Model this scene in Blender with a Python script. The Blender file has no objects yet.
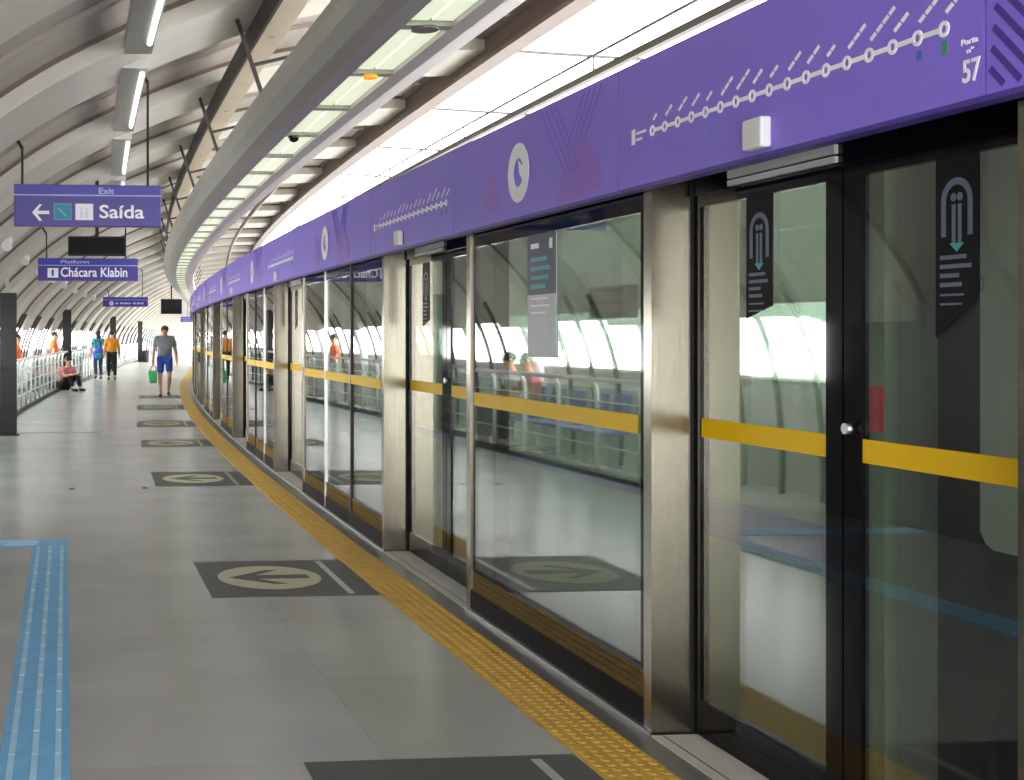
import bpy, bmesh, math, random
from mathutils import Vector
random.seed(5)
PI = math.pi
COL = bpy.context.scene.collection

# ------------------------------------------------------------------ track path
def off(Y):                      # the platform runs straight, then bends gently to the right
    if Y < 7: return 0.0
    if Y < 46: return (Y - 7) ** 2 * .00144
    return 39 ** 2 * .00144 + (Y - 46) * .1123
def P(s, Y, z): return Vector((s + off(Y), Y, z))
def heading(Y): return -math.atan((off(Y + .05) - off(Y - .05)) / .1)

# ------------------------------------------------------------------ materials
def lin(c):
    c = c / 255
    return c / 12.92 if c <= .04045 else ((c + .055) / 1.055) ** 2.4
def rgb(r, g, b): return (lin(r), lin(g), lin(b), 1)
def new_mat(name):
    m = bpy.data.materials.new(name); m.use_nodes = True
    return m, m.node_tree.nodes, m.node_tree.links
def mat(name, col, rough=.5, metal=0, var=.06, scale=6, bump=0, spec=.5, emit=None, estr=0, stretch=None):
    m, n, l = new_mat(name)
    b = n['Principled BSDF']
    b.inputs['Roughness'].default_value = rough
    b.inputs['Metallic'].default_value = metal
    b.inputs['Specular IOR Level'].default_value = spec
    tc = n.new('ShaderNodeTexCoord'); nz = n.new('ShaderNodeTexNoise')
    nz.inputs['Scale'].default_value = scale; nz.inputs['Detail'].default_value = 4
    if stretch:
        mp = n.new('ShaderNodeMapping'); mp.inputs['Scale'].default_value = stretch
        l.new(tc.outputs['Object'], mp.inputs['Vector']); l.new(mp.outputs[0], nz.inputs['Vector'])
    else: l.new(tc.outputs['Object'], nz.inputs['Vector'])
    mr = n.new('ShaderNodeMapRange'); mr.inputs[1].default_value = .3; mr.inputs[2].default_value = .7
    mr.inputs[3].default_value = 1 - var; mr.inputs[4].default_value = 1 + var
    l.new(nz.outputs['Fac'], mr.inputs[0])
    mx = n.new('ShaderNodeMix'); mx.data_type = 'RGBA'; mx.blend_type = 'MULTIPLY'; mx.inputs[0].default_value = 1
    mx.inputs[6].default_value = col
    l.new(mr.outputs[0], mx.inputs[7]); l.new(mx.outputs[2], b.inputs['Base Color'])
    if bump:
        bp = n.new('ShaderNodeBump'); bp.inputs['Strength'].default_value = bump; bp.inputs['Distance'].default_value = .01
        l.new(nz.outputs['Fac'], bp.inputs['Height']); l.new(bp.outputs[0], b.inputs['Normal'])
    if emit:
        b.inputs['Emission Color'].default_value = emit; b.inputs['Emission Strength'].default_value = estr
    return m
def glass_mat(name, tint, base=.05, gain=.95, power=4.0, rough=.0):
    m, n, l = new_mat(name)
    n.remove(n['Principled BSDF'])
    lw = n.new('ShaderNodeLayerWeight'); lw.inputs[0].default_value = .5
    pw = n.new('ShaderNodeMath'); pw.operation = 'POWER'; pw.inputs[1].default_value = power
    ma = n.new('ShaderNodeMath'); ma.operation = 'MULTIPLY_ADD'; ma.inputs[1].default_value = gain; ma.inputs[2].default_value = base
    t = n.new('ShaderNodeBsdfTransparent'); t.inputs[0].default_value = tint
    g = n.new('ShaderNodeBsdfGlossy'); g.inputs['Roughness'].default_value = rough
    mx = n.new('ShaderNodeMixShader')
    l.new(lw.outputs['Facing'], pw.inputs[0]); l.new(pw.outputs[0], ma.inputs[0]); l.new(ma.outputs[0], mx.inputs[0])
    l.new(t.outputs[0], mx.inputs[1]); l.new(g.outputs[0], mx.inputs[2]); l.new(mx.outputs[0], n['Material Output'].inputs[0])
    return m
def floor_mat():
    m, n, l = new_mat('floor_tiles'); b = n['Principled BSDF']
    tc = n.new('ShaderNodeTexCoord')
    br = n.new('ShaderNodeTexBrick'); br.offset = 0
    br.inputs['Scale'].default_value = 1; br.inputs['Brick Width'].default_value = 1.2; br.inputs['Row Height'].default_value = 1.2
    br.inputs['Mortar Size'].default_value = .003; br.inputs['Mortar Smooth'].default_value = .6
    br.inputs['Color1'].default_value = (.40, .40, .395, 1); br.inputs['Color2'].default_value = (.425, .425, .42, 1); br.inputs['Mortar'].default_value = (.33, .33, .325, 1)
    l.new(tc.outputs['Object'], br.inputs['Vector'])
    nz = n.new('ShaderNodeTexNoise'); nz.inputs['Scale'].default_value = 1.3; nz.inputs['Detail'].default_value = 6
    l.new(tc.outputs['Object'], nz.inputs['Vector'])
    mr = n.new('ShaderNodeMapRange'); mr.inputs[1].default_value = .3; mr.inputs[2].default_value = .7; mr.inputs[3].default_value = .9; mr.inputs[4].default_value = 1.08
    l.new(nz.outputs['Fac'], mr.inputs[0])
    mx = n.new('ShaderNodeMix'); mx.data_type = 'RGBA'; mx.blend_type = 'MULTIPLY'; mx.inputs[0].default_value = 1
    l.new(br.outputs['Color'], mx.inputs[6]); l.new(mr.outputs[0], mx.inputs[7]); l.new(mx.outputs[2], b.inputs['Base Color'])
    m2 = n.new('ShaderNodeMapRange'); m2.inputs[3].default_value = .2; m2.inputs[4].default_value = .3; b.inputs['Specular IOR Level'].default_value = .7
    l.new(nz.outputs['Fac'], m2.inputs[0]); l.new(m2.outputs[0], b.inputs['Roughness'])
    return m

M = dict(
    floor=floor_mat(),
    steel=mat('brushed_steel', rgb(150, 144, 130), .24, 1, .08, 3, stretch=(30, 30, .6)),
    alu=mat('satin_aluminium', rgb(205, 205, 200), .35, 1, .05, 4),
    purple=mat('purple_vinyl', rgb(138, 115, 230), .38, 0, .03, 2),
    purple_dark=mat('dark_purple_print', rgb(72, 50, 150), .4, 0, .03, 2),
    purple_mid=mat('mid_purple_print', rgb(124, 102, 216), .4, 0, .03, 2),  # mid purple of the printed chevrons
    magenta=mat('plum_print', rgb(148, 106, 214), .4, 0, .03, 2),
    white=mat('white_print', rgb(250, 250, 252), .5, 0, .03, 5),
    cyan=mat('pale_blue_print', rgb(110, 160, 215), .5), green=mat('green_print', rgb(60, 150, 110), .5),
    teal=mat('teal_print', rgb(24, 132, 150), .5), blueprint=mat('blue_print', rgb(70, 100, 200), .5),
    black=mat('black_frit', rgb(16, 16, 19), .06, 0, .03, 3, spec=.18), frit_gloss=mat('glossy_dark_pane', rgb(20, 20, 22), .03, 0, .03, 3, spec=1.0), matte_black=mat('matte_black_film', rgb(16, 17, 22), .6, 0, .03, 3, spec=.2),
    rubber=mat('black_rubber', rgb(14, 14, 15), .6, 0, .05, 8),
    darkmetal=mat('dark_painted_steel', rgb(52, 46, 44), .5, .2, .08, 6),
    soffit=mat('grey_soffit', rgb(120, 116, 108), .45, .6, .05, 4),
    sign=mat('sign_purple', rgb(52, 38, 136), .4, 0, .03, 3), sign_top=mat('sign_blue_purple', rgb(46, 44, 158), .4, 0, .03, 3),
    sign_white=mat('sign_lettering', rgb(232, 232, 240), .5),
    granite=mat('dark_granite', rgb(104, 104, 104), .3, 0, .12, 40),
    yellow_tile=mat('yellow_tactile_rubber', rgb(212, 168, 70), .5, 0, .12, 9),
    blue_tile=mat('blue_tactile_rubber', rgb(112, 188, 240), .5, 0, .08, 9),
    blue_rib=mat('pale_blue_tactile_rib', rgb(176, 220, 250), .5, 0, .05, 9),
    sticker=mat('charcoal_floor_film', rgb(72, 72, 74), .45, 0, .08, 12),
    cream=mat('cream_floor_film', rgb(205, 200, 170), .5, 0, .06, 12),
    stripe=mat('yellow_safety_film', rgb(255, 206, 0), .5, 0, .02, 4, spec=.2),
    beam=mat('pale_grey_roof_paint', rgb(188, 184, 174), .5, 0, .06, 2),
    deck=mat('grey_roof_panel', rgb(160, 152, 144), .55, 0, .1, 1.3, stretch=(.6, 3, 1)),
    purlin=mat('beige_purlin_paint', rgb(214, 200, 178), .5, 0, .05, 3),
    brown=mat('brown_edge_beam_paint', rgb(104, 88, 80), .55, 0, .06, 3),
    tray=mat('grey_tray_shell', rgb(176, 176, 166), .38, .3, .05, 2),
    tray_rail=mat('pale_tray_rail', rgb(216, 208, 208), .4, .2, .04, 2),
    tray_inner=mat('tray_reflector', rgb(190, 190, 170), .5, 0, .04, 2),
    lamp=mat('lit_diffuser', rgb(235, 238, 222), .5, 0, .02, 3, emit=rgb(226, 236, 204), estr=.5),
    tube=mat('lit_tube', rgb(255, 255, 250), .5, 0, 0, 3, emit=(1, 1, .95, 1), estr=1.0),
    orange_lamp=mat('lit_orange_lamp', rgb(240, 160, 40), .5, 0, 0, 3, emit=rgb(255, 165, 20), estr=.45),
    overhead=mat('weathered_grey_metal', rgb(96, 92, 88), .6, .2, .05, 4), car_lamp=mat('lit_car_lamp', rgb(255, 255, 250), .5, 0, 0, 3, emit=(1, 1, .96, 1), estr=10), enclosure=mat('dark_grey_panel', rgb(96, 96, 98), .5, 0, .05, 2),
    fixture=mat('fixture_housing', rgb(185, 185, 178), .45, .2, .04, 3),
    screen=mat('black_screen', rgb(16, 16, 20), .2, 0, .02, 3),
    white_metal=mat('white_painted_metal', rgb(226, 228, 226), .4, 0, .04, 4),
    column=mat('charcoal_column_paint', rgb(30, 29, 33), .5, .1, .08, 3),
    concrete=mat('pale_concrete', rgb(205, 203, 198), .7, 0, .1, 2),
    ballast=mat('track_bed_concrete', rgb(92, 88, 84), .85, 0, .2, 8),
    train=mat('pale_car_paint', rgb(168, 184, 162), .4, 0, .03, 2),
    train_grey=mat('grey_car_paint', rgb(186, 188, 184), .4, 0, .03, 2),
    lilac=mat('lilac_car_stripe', rgb(136, 128, 184), .4, 0, .03, 2),
    bellows=mat('dark_bellows', rgb(58, 58, 60), .7, 0, .1, 10),
    tailred=mat('red_lens', rgb(170, 40, 50), .3, 0, .03, 3, emit=rgb(200, 40, 50), estr=.15),
    psd_glass=glass_mat('clear_screen_glass', (.84, .89, .85, 1), .08, .85, 3.2),
    car_glass=glass_mat('tinted_car_glass', (.6, .65, .61, 1), .12, .85, 4),
    rail_glass=glass_mat('railing_glass', (.86, .93, .90, 1), .06, .8, 5),
    poster_grey=mat('grey_notice_film', rgb(205, 210, 214), .5), poster_dark=mat('slate_notice_film', rgb(66, 78, 96), .5),
    ink=mat('grey_notice_ink', rgb(104, 118, 138), .5), ink_light=mat('pale_lilac_ink', rgb(170, 175, 225), .5), ink_teal=mat('teal_notice_ink', rgb(70, 170, 175), .5),
    seat=mat('purple_seat_shell', rgb(104, 92, 178), .4, 0, .04, 3),
    skin=mat('skin', rgb(214, 160, 132), .55, 0, .05, 6), hair=mat('dark_hair', rgb(40, 30, 26), .6, 0, .2, 30), hair2=mat('reddish_hair', rgb(120, 62, 44), .6, 0, .2, 30),
    eye=mat('dark_eye', rgb(20, 16, 14), .2), lip=mat('lip', rgb(150, 86, 80), .5),
    c_grey=mat('grey_cotton', rgb(140, 148, 156), .8, 0, .12, 20), c_blue=mat('blue_cotton', rgb(56, 88, 190), .8, 0, .12, 20),
    c_mustard=mat('mustard_knit', rgb(206, 134, 30), .85, 0, .12, 20), c_black=mat('black_cloth', rgb(28, 28, 34), .85, 0, .12, 20),
    c_teal=mat('teal_cloth', rgb(40, 140, 160), .8, 0, .12, 20), c_pink=mat('pink_cloth', rgb(206, 112, 124), .8, 0, .12, 20),
    c_orange=mat('orange_vest_cloth', rgb(236, 92, 36), .8, 0, .08, 20), c_white=mat('white_cloth', rgb(225, 225, 225), .8, 0, .08, 20),
    c_slate=mat('slate_denim', rgb(58, 74, 104), .8, 0, .12, 20), c_green=mat('green_bag_plastic', rgb(70, 190, 130), .5, 0, .08, 14), shoe=mat('dark_shoe_leather', rgb(26, 28, 40), .5),
)

# ------------------------------------------------------------------ builders
def put(o, parent=None):
    COL.objects.link(o)
    if parent: o.parent = parent
    return o
def wpos(o):
    p = Vector(o.location)
    while o.parent: o = o.parent; p += Vector(o.location)
    return p
def thing(name, label, cat, loc=(0, 0, 0), group=None, kind=None):
    o = bpy.data.objects.new(name, None); o.location = loc; o.empty_display_size = .1; COL.objects.link(o)
    return tag(o, label, cat, group, kind)
def tag(o, label=None, cat=None, group=None, kind=None):
    if label: o['label'] = label
    if cat: o['category'] = cat
    if group: o['group'] = group
    if kind: o['kind'] = kind
    return o
class MB:
    """collects shapes in world coordinates, builds one mesh object"""
    def __init__(s): s.v = []; s.f = []; s.sm = []
    def add(s, vs, fs, smooth=False):
        b = len(s.v); s.v += [tuple(v) for v in vs]; s.f += [tuple(b + i for i in f) for f in fs]; s.sm += [smooth] * len(fs); return s
    def hexa(s, c):          # 8 corners: bottom 4 ccw, top 4 ccw
        return s.add(c, [(3, 2, 1, 0), (4, 5, 6, 7), (0, 1, 5, 4), (1, 2, 6, 5), (2, 3, 7, 6), (3, 0, 4, 7)])
    def wbox(s, x0, x1, y0, y1, z0, z1):
        return s.hexa([(x0, y0, z0), (x1, y0, z0), (x1, y1, z0), (x0, y1, z0), (x0, y0, z1), (x1, y0, z1), (x1, y1, z1), (x0, y1, z1)])
    def box(s, s0, s1, Y0, Y1, z0, z1, step=0):   # along the platform path
        n = max(1, int(math.ceil((Y1 - Y0) / step))) if step else 1
        ys = [Y0 + (Y1 - Y0) * i / n for i in range(n + 1)]
        prof = [(s0, z0), (s1, z0), (s1, z1), (s0, z1)]
        return s.sweep(prof, ys)
    def sweep(s, prof, ys, caps=True, smooth=False):       # closed profile (s,z) swept along path
        k = len(prof); vs = []; fs = []
        for y in ys: vs += [P(a, y, z) for a, z in prof]
        for i in range(len(ys) - 1):
            for j in range(k):
                j2 = (j + 1) % k
                fs.append((i * k + j, i * k + j2, (i + 1) * k + j2, (i + 1) * k + j))
        if caps:
            fs.append(tuple(reversed(range(k)))); e = (len(ys) - 1) * k; fs.append(tuple(e + j for j in range(k)))
        return s.add(vs, fs, smooth)
    def tube(s, pts, r, n=10, caps=True, smooth=True):
        pts = [Vector(p) for p in pts]; rs = r if isinstance(r, (list, tuple)) else [r] * len(pts)
        vs = []; fs = []; up = None
        for i, p in enumerate(pts):
            t = (pts[min(i + 1, len(pts) - 1)] - pts[max(i - 1, 0)]).normalized()
            if up is None: up = Vector((0, 0, 1)) if abs(t.z) < .9 else Vector((1, 0, 0))
            a = t.cross(up).normalized(); b = a.cross(t).normalized(); up = b
            for k in range(n):
                q = 2 * PI * k / n; vs.append(p + a * math.cos(q) * rs[i] + b * math.sin(q) * rs[i])
        for i in range(len(pts) - 1):
            for k in range(n):
                k2 = (k + 1) % n; fs.append((i * n + k, i * n + k2, (i + 1) * n + k2, (i + 1) * n + k))
        s.add(vs, fs, smooth)
        if caps:
            b = len(s.v) - len(vs)
            s.f.append(tuple(b + k for k in reversed(range(n)))); s.f.append(tuple(b + (len(pts) - 1) * n + k for k in range(n))); s.sm += [False, False]
        return s
    def bar(s, a, b, w, h=None):
        a = Vector(a); b = Vector(b); h = h or w; t = (b - a).normalized()
        u = Vector((0, 0, 1)) if abs(t.z) < .95 else Vector((0, 1, 0))
        x = t.cross(u).normalized() * w / 2; y = t.cross(x).normalized() * h / 2
        return s.hexa([a - x - y, a + x - y, a + x + y, a - x + y, b - x - y, b + x - y, b + x + y, b - x + y])
    def ball(s, c, r, n=12, m=8):
        c = Vector(c); r = r if isinstance(r, (tuple, list)) else (r, r, r); vs = [c + Vector((0, 0, -r[2]))]; fs = []
        for i in range(1, m):
            t = -PI / 2 + PI * i / m
            vs += [c + Vector((r[0] * math.cos(t) * math.cos(2 * PI * k / n), r[1] * math.cos(t) * math.sin(2 * PI * k / n), r[2] * math.sin(t))) for k in range(n)]
        vs.append(c + Vector((0, 0, r[2]))); e = len(vs) - 1
        for k in range(n):
            k2 = (k + 1) % n; fs.append((0, 1 + k2, 1 + k)); fs.append((e, 1 + (m - 2) * n + k, 1 + (m - 2) * n + k2))
            for i in range(m - 2): fs.append((1 + i * n + k, 1 + i * n + k2, 1 + (i + 1) * n + k2, 1 + (i + 1) * n + k))
        return s.add(vs, fs, True)
    def plate(s, poly, fn, d0, d1):      # flat polygon (a,b) extruded between depths d0,d1 through fn(a,b,d)
        k = len(poly); vs = [fn(a, b, d0) for a, b in poly] + [fn(a, b, d1) for a, b in poly]
        fs = [tuple(range(k)), tuple(reversed(range(k, 2 * k)))] + [(j, j + k, (j + 1) % k + k, (j + 1) % k) for j in range(k)]
        return s.add(vs, fs)
    def ring(s, ca, cb, r0, r1, fn, d0, d1, n=40, a0=0, a1=2 * PI, sx=1):
        for i in range(n):
            p, q = a0 + (a1 - a0) * i / n, a0 + (a1 - a0) * (i + 1) / n
            s.plate([(ca + r0 * math.cos(p) * sx, cb + r0 * math.sin(p)), (ca + r1 * math.cos(p) * sx, cb + r1 * math.sin(p)), (ca + r1 * math.cos(q) * sx, cb + r1 * math.sin(q)), (ca + r0 * math.cos(q) * sx, cb + r0 * math.sin(q))], fn, d0, d1)
        return s
    def rect(s, a0, a1, b0, b1, fn, d0, d1): return s.plate([(a0, b0), (a1, b0), (a1, b1), (a0, b1)], fn, d0, d1)
    def build(s, name, m, parent=None, loc=None, bevel=0):
        me = bpy.data.meshes.new(name)
        o = bpy.data.objects.new(name, me)
        if parent: base = wpos(parent)
        else: base = Vector(loc) if loc else Vector((0, 0, 0))
        me.from_pydata([tuple(Vector(v) - base) for v in s.v], [], s.f)
        bm = bmesh.new(); bm.from_mesh(me); bmesh.ops.recalc_face_normals(bm, faces=bm.faces); bm.to_mesh(me); bm.free()
        for p, q in zip(me.polygons, s.sm): p.use_smooth = q
        me.materials.append(M[m] if isinstance(m, str) else m)
        put(o, parent)
        if not parent: o.location = base
        if bevel:
            md = o.modifiers.new('bevel', 'BEVEL'); md.width = bevel; md.segments = 2; md.limit_method = 'ANGLE'
        return o
def circle(a, b, r, n=24, sx=1): return [(a + r * sx * math.cos(2 * PI * i / n), b + r * math.sin(2 * PI * i / n)) for i in range(n)]
_tc = {}
def text_mesh(t):
    if t in _tc: return _tc[t]
    cu = bpy.data.curves.new('lettering', 'FONT'); cu.body = t; cu.resolution_u = 4; cu.offset = .018
    o = bpy.data.objects.new('lettering', cu); COL.objects.link(o)
    dg = bpy.context.evaluated_depsgraph_get(); dg.update()
    me = bpy.data.meshes.new_from_object(o.evaluated_get(dg))
    vs = [(v.co.x, v.co.y) for v in me.vertices]; fs = [tuple(p.vertices) for p in me.polygons]
    bpy.data.objects.remove(o); bpy.data.curves.remove(cu); bpy.data.meshes.remove(me)
    _tc[t] = (vs, fs); return _tc[t]
def add_text(mb, t, a, b, w, h, fn, d):       # fits the text in a w x h box whose lower left corner is (a,b)
    vs, fs = text_mesh(t)
    x0 = min(v[0] for v in vs); x1 = max(v[0] for v in vs); y0 = min(v[1] for v in vs); y1 = max(v[1] for v in vs)
    q = [(a + (x - x0) / (x1 - x0) * w, b + (y - y0) / (y1 - y0) * h) for x, y in vs]
    n = len(q); e = {}
    for f in fs:
        for i in range(len(f)):
            k = (f[i], f[(i + 1) % len(f)]); e[k] = e.get(k, 0) + 1
    side = [(k[0], k[1], k[1] + n, k[0] + n) for k in e if (k[1], k[0]) not in e]
    mb.add([fn(x, y, d) for x, y in q] + [fn(x, y, d - .002) for x, y in q], list(fs) + [tuple(i + n for i in reversed(f)) for f in fs] + side)
ORD = ['nearest', 'second', 'third', 'fourth', 'fifth', 'sixth', 'seventh', 'eighth', 'ninth', 'tenth', 'eleventh', 'twelfth', 'thirteenth', 'fourteenth', 'fifteenth', 'sixteenth', 'seventeenth', 'eighteenth', 'nineteenth', 'twentieth', 'twenty-first', 'twenty-second', 'twenty-third', 'twenty-fourth', 'twenty-fifth', 'twenty-sixth']

# ------------------------------------------------------------------ setting
ys = [-4 + i for i in range(96)] + [92 + 4 * i for i in range(1, 32)]
FL = MB().sweep([(-2.6, -.3), (2.5, -.3), (2.5, 0), (-2.6, 0)], ys).build('floor', 'floor')
tag(FL, 'grey tiled station platform floor bending to the right', 'floor', kind='structure')
b = MB().sweep([(2.5, -1.4), (11.5, -1.4), (11.5, -1.1), (2.5, -1.1)], ys).build('floor_track', 'ballast')
tag(b, 'concrete track bed behind the glass screen doors', 'floor', kind='structure')
b = MB().sweep([(2.38, -1.1), (2.5, -1.1), (2.5, -.3), (2.38, -.3)], ys).build('wall_platform', 'ballast')
tag(b, 'concrete platform edge wall below the glass screen', 'wall', kind='structure')
b = MB().sweep([(-2.62, 0), (-2.45, 0), (-2.45, 1.12), (-2.62, 1.12)], ys)
b.sweep([(-2.66, 1.12), (-2.41, 1.12), (-2.41, 1.16), (-2.66, 1.16)], ys)
tag(b.build('wall_left', 'concrete'), 'low pale parapet wall behind the white railing', 'wall', kind='structure')
tag(MB().sweep([(10.8, -1.1), (11.1, -1.1), (11.1, .9), (10.8, .9)], ys).build('wall_right', 'concrete'), 'low concrete wall beyond the tracks', 'wall', kind='structure')

# roof profile, (s, z), from the left springing to the edge above the tracks
KN = [(-2.27, 0), (-2.27, .48), (-2.19, 1.24), (-1.96, 1.87), (-1.6, 2.42), (-1.0, 3.0), (-.4, 3.46), (.2, 3.81), (1.0, 4.18), (2.0, 4.53), (3.2, 4.72), (4.45, 4.78)]
def catmull(kn, k=5):
    out = []
    for i in range(len(kn) - 1):
        p0, p1, p2, p3 = kn[max(i - 1, 0)], kn[i], kn[i + 1], kn[min(i + 2, len(kn) - 1)]
        for j in range(k):
            t = j / k
            out.append(tuple(.5 * (2 * p1[c] + (p2[c] - p0[c]) * t + (2 * p0[c] - 5 * p1[c] + 4 * p2[c] - p3[c]) * t * t + (3 * p1[c] - p0[c] - 3 * p2[c] + p3[c]) * t ** 3) for c in (0, 1)))
    return out + [kn[-1]]
RC = catmull(KN)
SK = [p for p in RC if p[1] > 1.74]
def offset(curve, d):
    out = []
    for i, p in enumerate(curve):
        a = curve[max(i - 1, 0)]; c = curve[min(i + 1, len(curve) - 1)]
        t = Vector((c[0] - a[0], c[1] - a[1])).normalized(); out.append((p[0] - t.y * d, p[1] + t.x * d))
    return out
def roof_z(s):
    for i in range(len(RC) - 1):
        if RC[i][0] <= s <= RC[i + 1][0] and RC[i][1] > 1.5:
            t = (s - RC[i][0]) / (RC[i + 1][0] - RC[i][0]); return RC[i][1] + t * (RC[i + 1][1] - RC[i][1])
BAY = 3.62; A0 = 10.1
skin_prof = offset(SK, .07) + list(reversed(offset(SK, .15)))
CE = MB().sweep(skin_prof, [A0 - 4 * BAY + i * BAY / 3 for i in range(182)]).build('ceiling', 'deck')
tag(CE, 'vaulted station roof of grey panels between pale arches', 'ceiling', kind='structure')
arch_y = [A0 + BAY * k for k in range(-3, 54)]
for y in arch_y:
    pr = offset(SK, -.09) + list(reversed(offset(SK, .08)))
    a = MB().sweep(pr, [y, y + .5, y + 1.0, y + 1.45]).build('arch_beam', 'beam', CE)
    MB().sweep(offset(SK, .035) + list(reversed(offset(SK, .08))), [y - .035, y]).build('gap_shade_strip', 'brown', CE)  # brown strip stands in for the shadowed gap at the beam's edge
    # inner rib on the roof panel
    pr = offset(SK, .03) + list(reversed(offset(SK, .08)))
    MB().sweep(pr, [y + 2.55, y + 2.63]).build('panel_rib', 'deck', CE)
    # white leg that carries the arch down behind the railing
    leg = [p for p in RC if p[1] < 2.1]
    MB().tube([P(s, y + .7, z) for s, z in leg], .085, 10).build('arch_leg', 'white_metal', CE)
    for q in (-.5, 1.7, 2.4):
        MB().tube([P(s + .05, y + q, z) for s, z in leg], .03, 6).build('glazing_bar', 'darkmetal', CE)
    # thin rod carrying the skylight frame out over the tracks
    MB().bar(P(4.45, y + .1, 4.72), P(9.5, y + .1, 4.5), .03).build('skylight_rod', 'darkmetal', CE)
edge = MB().sweep([(a - .15, b_) for a, b_ in [(4.52, 4.5), (4.72, 4.5), (4.72, 4.55), (4.64, 4.56), (4.64, 4.8), (4.72, 4.81), (4.72, 4.86), (4.52, 4.86), (4.52, 4.81), (4.60, 4.8), (4.60, 4.56), (4.52, 4.55)]], ys).build('edge_beam', 'brown', CE)
MB().sweep([(1.60, 4.10), (1.80, 4.10), (1.80, 4.30), (1.60, 4.30)], ys).build('purlin', 'purlin', CE)
MB().sweep([(1.575, 4.09), (1.60, 4.09), (1.60, 4.31), (1.575, 4.31)], ys).build('purlin_shade_side', 'darkmetal', CE)  # dark plate paints in the purlin's shadowed left side
MB().tube([P(3.6, y, 4.5) for y in ys], .05, 8).build('purlin', 'brown', CE)
for y in arch_y:
    if y > 64: continue
    mb = MB(); mb.bar(P(1.40, y + .7, roof_z(1.4) - .08), P(1.64, y + .7, 3.55), .032); mb.bar(P(1.53, y + .7, 3.86), P(2.3, y + .7, 4.05), .028); mb.bar(P(1.70, y + .7, 4.1), P(1.70, y + .7, roof_z(1.7) - .08), .05); mb.bar(P(2.3, y + .7, 4.05), P(2.5, y + .7, roof_z(2.5) - .08), .03); mb.bar(P(2.05, y + .7, 3.99), P(2.0, y + .7, 3.6), .03)
    mb.build('strut', 'darkmetal', CE)

# overhead line above the train
oc = thing('overhead_conductor', 'grey overhead power rail with thin wire above the train', 'overhead line', P(4.25, 10, 3.72))
MB().sweep([(4.22, 3.685), (4.28, 3.685), (4.28, 3.71), (4.26, 3.72), (4.26, 3.75), (4.24, 3.75), (4.24, 3.72), (4.22, 3.71)], ys).build('conductor_rail', 'overhead', oc)
MB().tube([P(4.25, y, 3.87) for y in ys], .012, 6).build('wire', 'overhead', oc)
for y in arch_y:
    MB().bar(P(4.25, y + .1, 3.74), P(4.25, y + .1, 3.87), .014).build('dropper', 'overhead', oc)

# ------------------------------------------------------------------ floor details
g = MB().sweep([(2.2, 0), (2.32, 0), (2.32, .006), (2.2, .006)], ys).build('trim_1', 'granite')
tag(g, 'dark grey stone strip between yellow strip and screen', 'floor trim', kind='structure')
Yt = thing('tactile_strip', 'yellow tactile warning strip running along the screen doors', 'tactile paving', P(2.06, 5, .0))
MB().sweep([(1.93, 0), (2.2, 0), (2.2, .006), (1.93, .006)], ys).build('strip_base', 'yellow_tile', Yt)
mb = MB()
y = 2.6
while y < 30:
    for k in range(5):
        s = 1.957 + k * .054
        q = [P(s - .014, y - .016, .006), P(s + .014, y - .016, .006), P(s + .014, y + .016, .006), P(s - .014, y + .016, .006)]
        t = [P(s - .008, y - .010, .011), P(s + .008, y - .010, .011), P(s + .008, y + .010, .011), P(s - .008, y + .010, .011)]
        mb.hexa(q + t)
    y += .054 if y < 14 else .108
o = mb.build('bumps', 'yellow_tile', Yt); o['kind'] = 'stuff'
Bt = thing('guide_path', 'blue ribbed tactile guide path turning left on the floor', 'tactile paving', (-.12, 8, 0))
mb = MB(); mb.wbox(-.25, .015, -2, 10.17, 0, .006); mb.wbox(-1.93, -.25, 9.9, 10.17, 0, .006); mb.build('path_base', 'blue_tile', Bt)
mb = MB()
for x in (-.205, -.1175, -.03):
    yy = -2
    while yy < 9.88:
        mb.wbox(x - .012, x + .012, yy + .01, yy + .28, .006, .011); yy += .29
for yv in (9.95, 10.035, 10.12):
    xx = -1.93
    while xx < -.27: mb.wbox(xx, xx + .27, yv - .012, yv + .012, .006, .011); xx += .29
mb.build('ribs', 'blue_rib', Bt)

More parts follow.
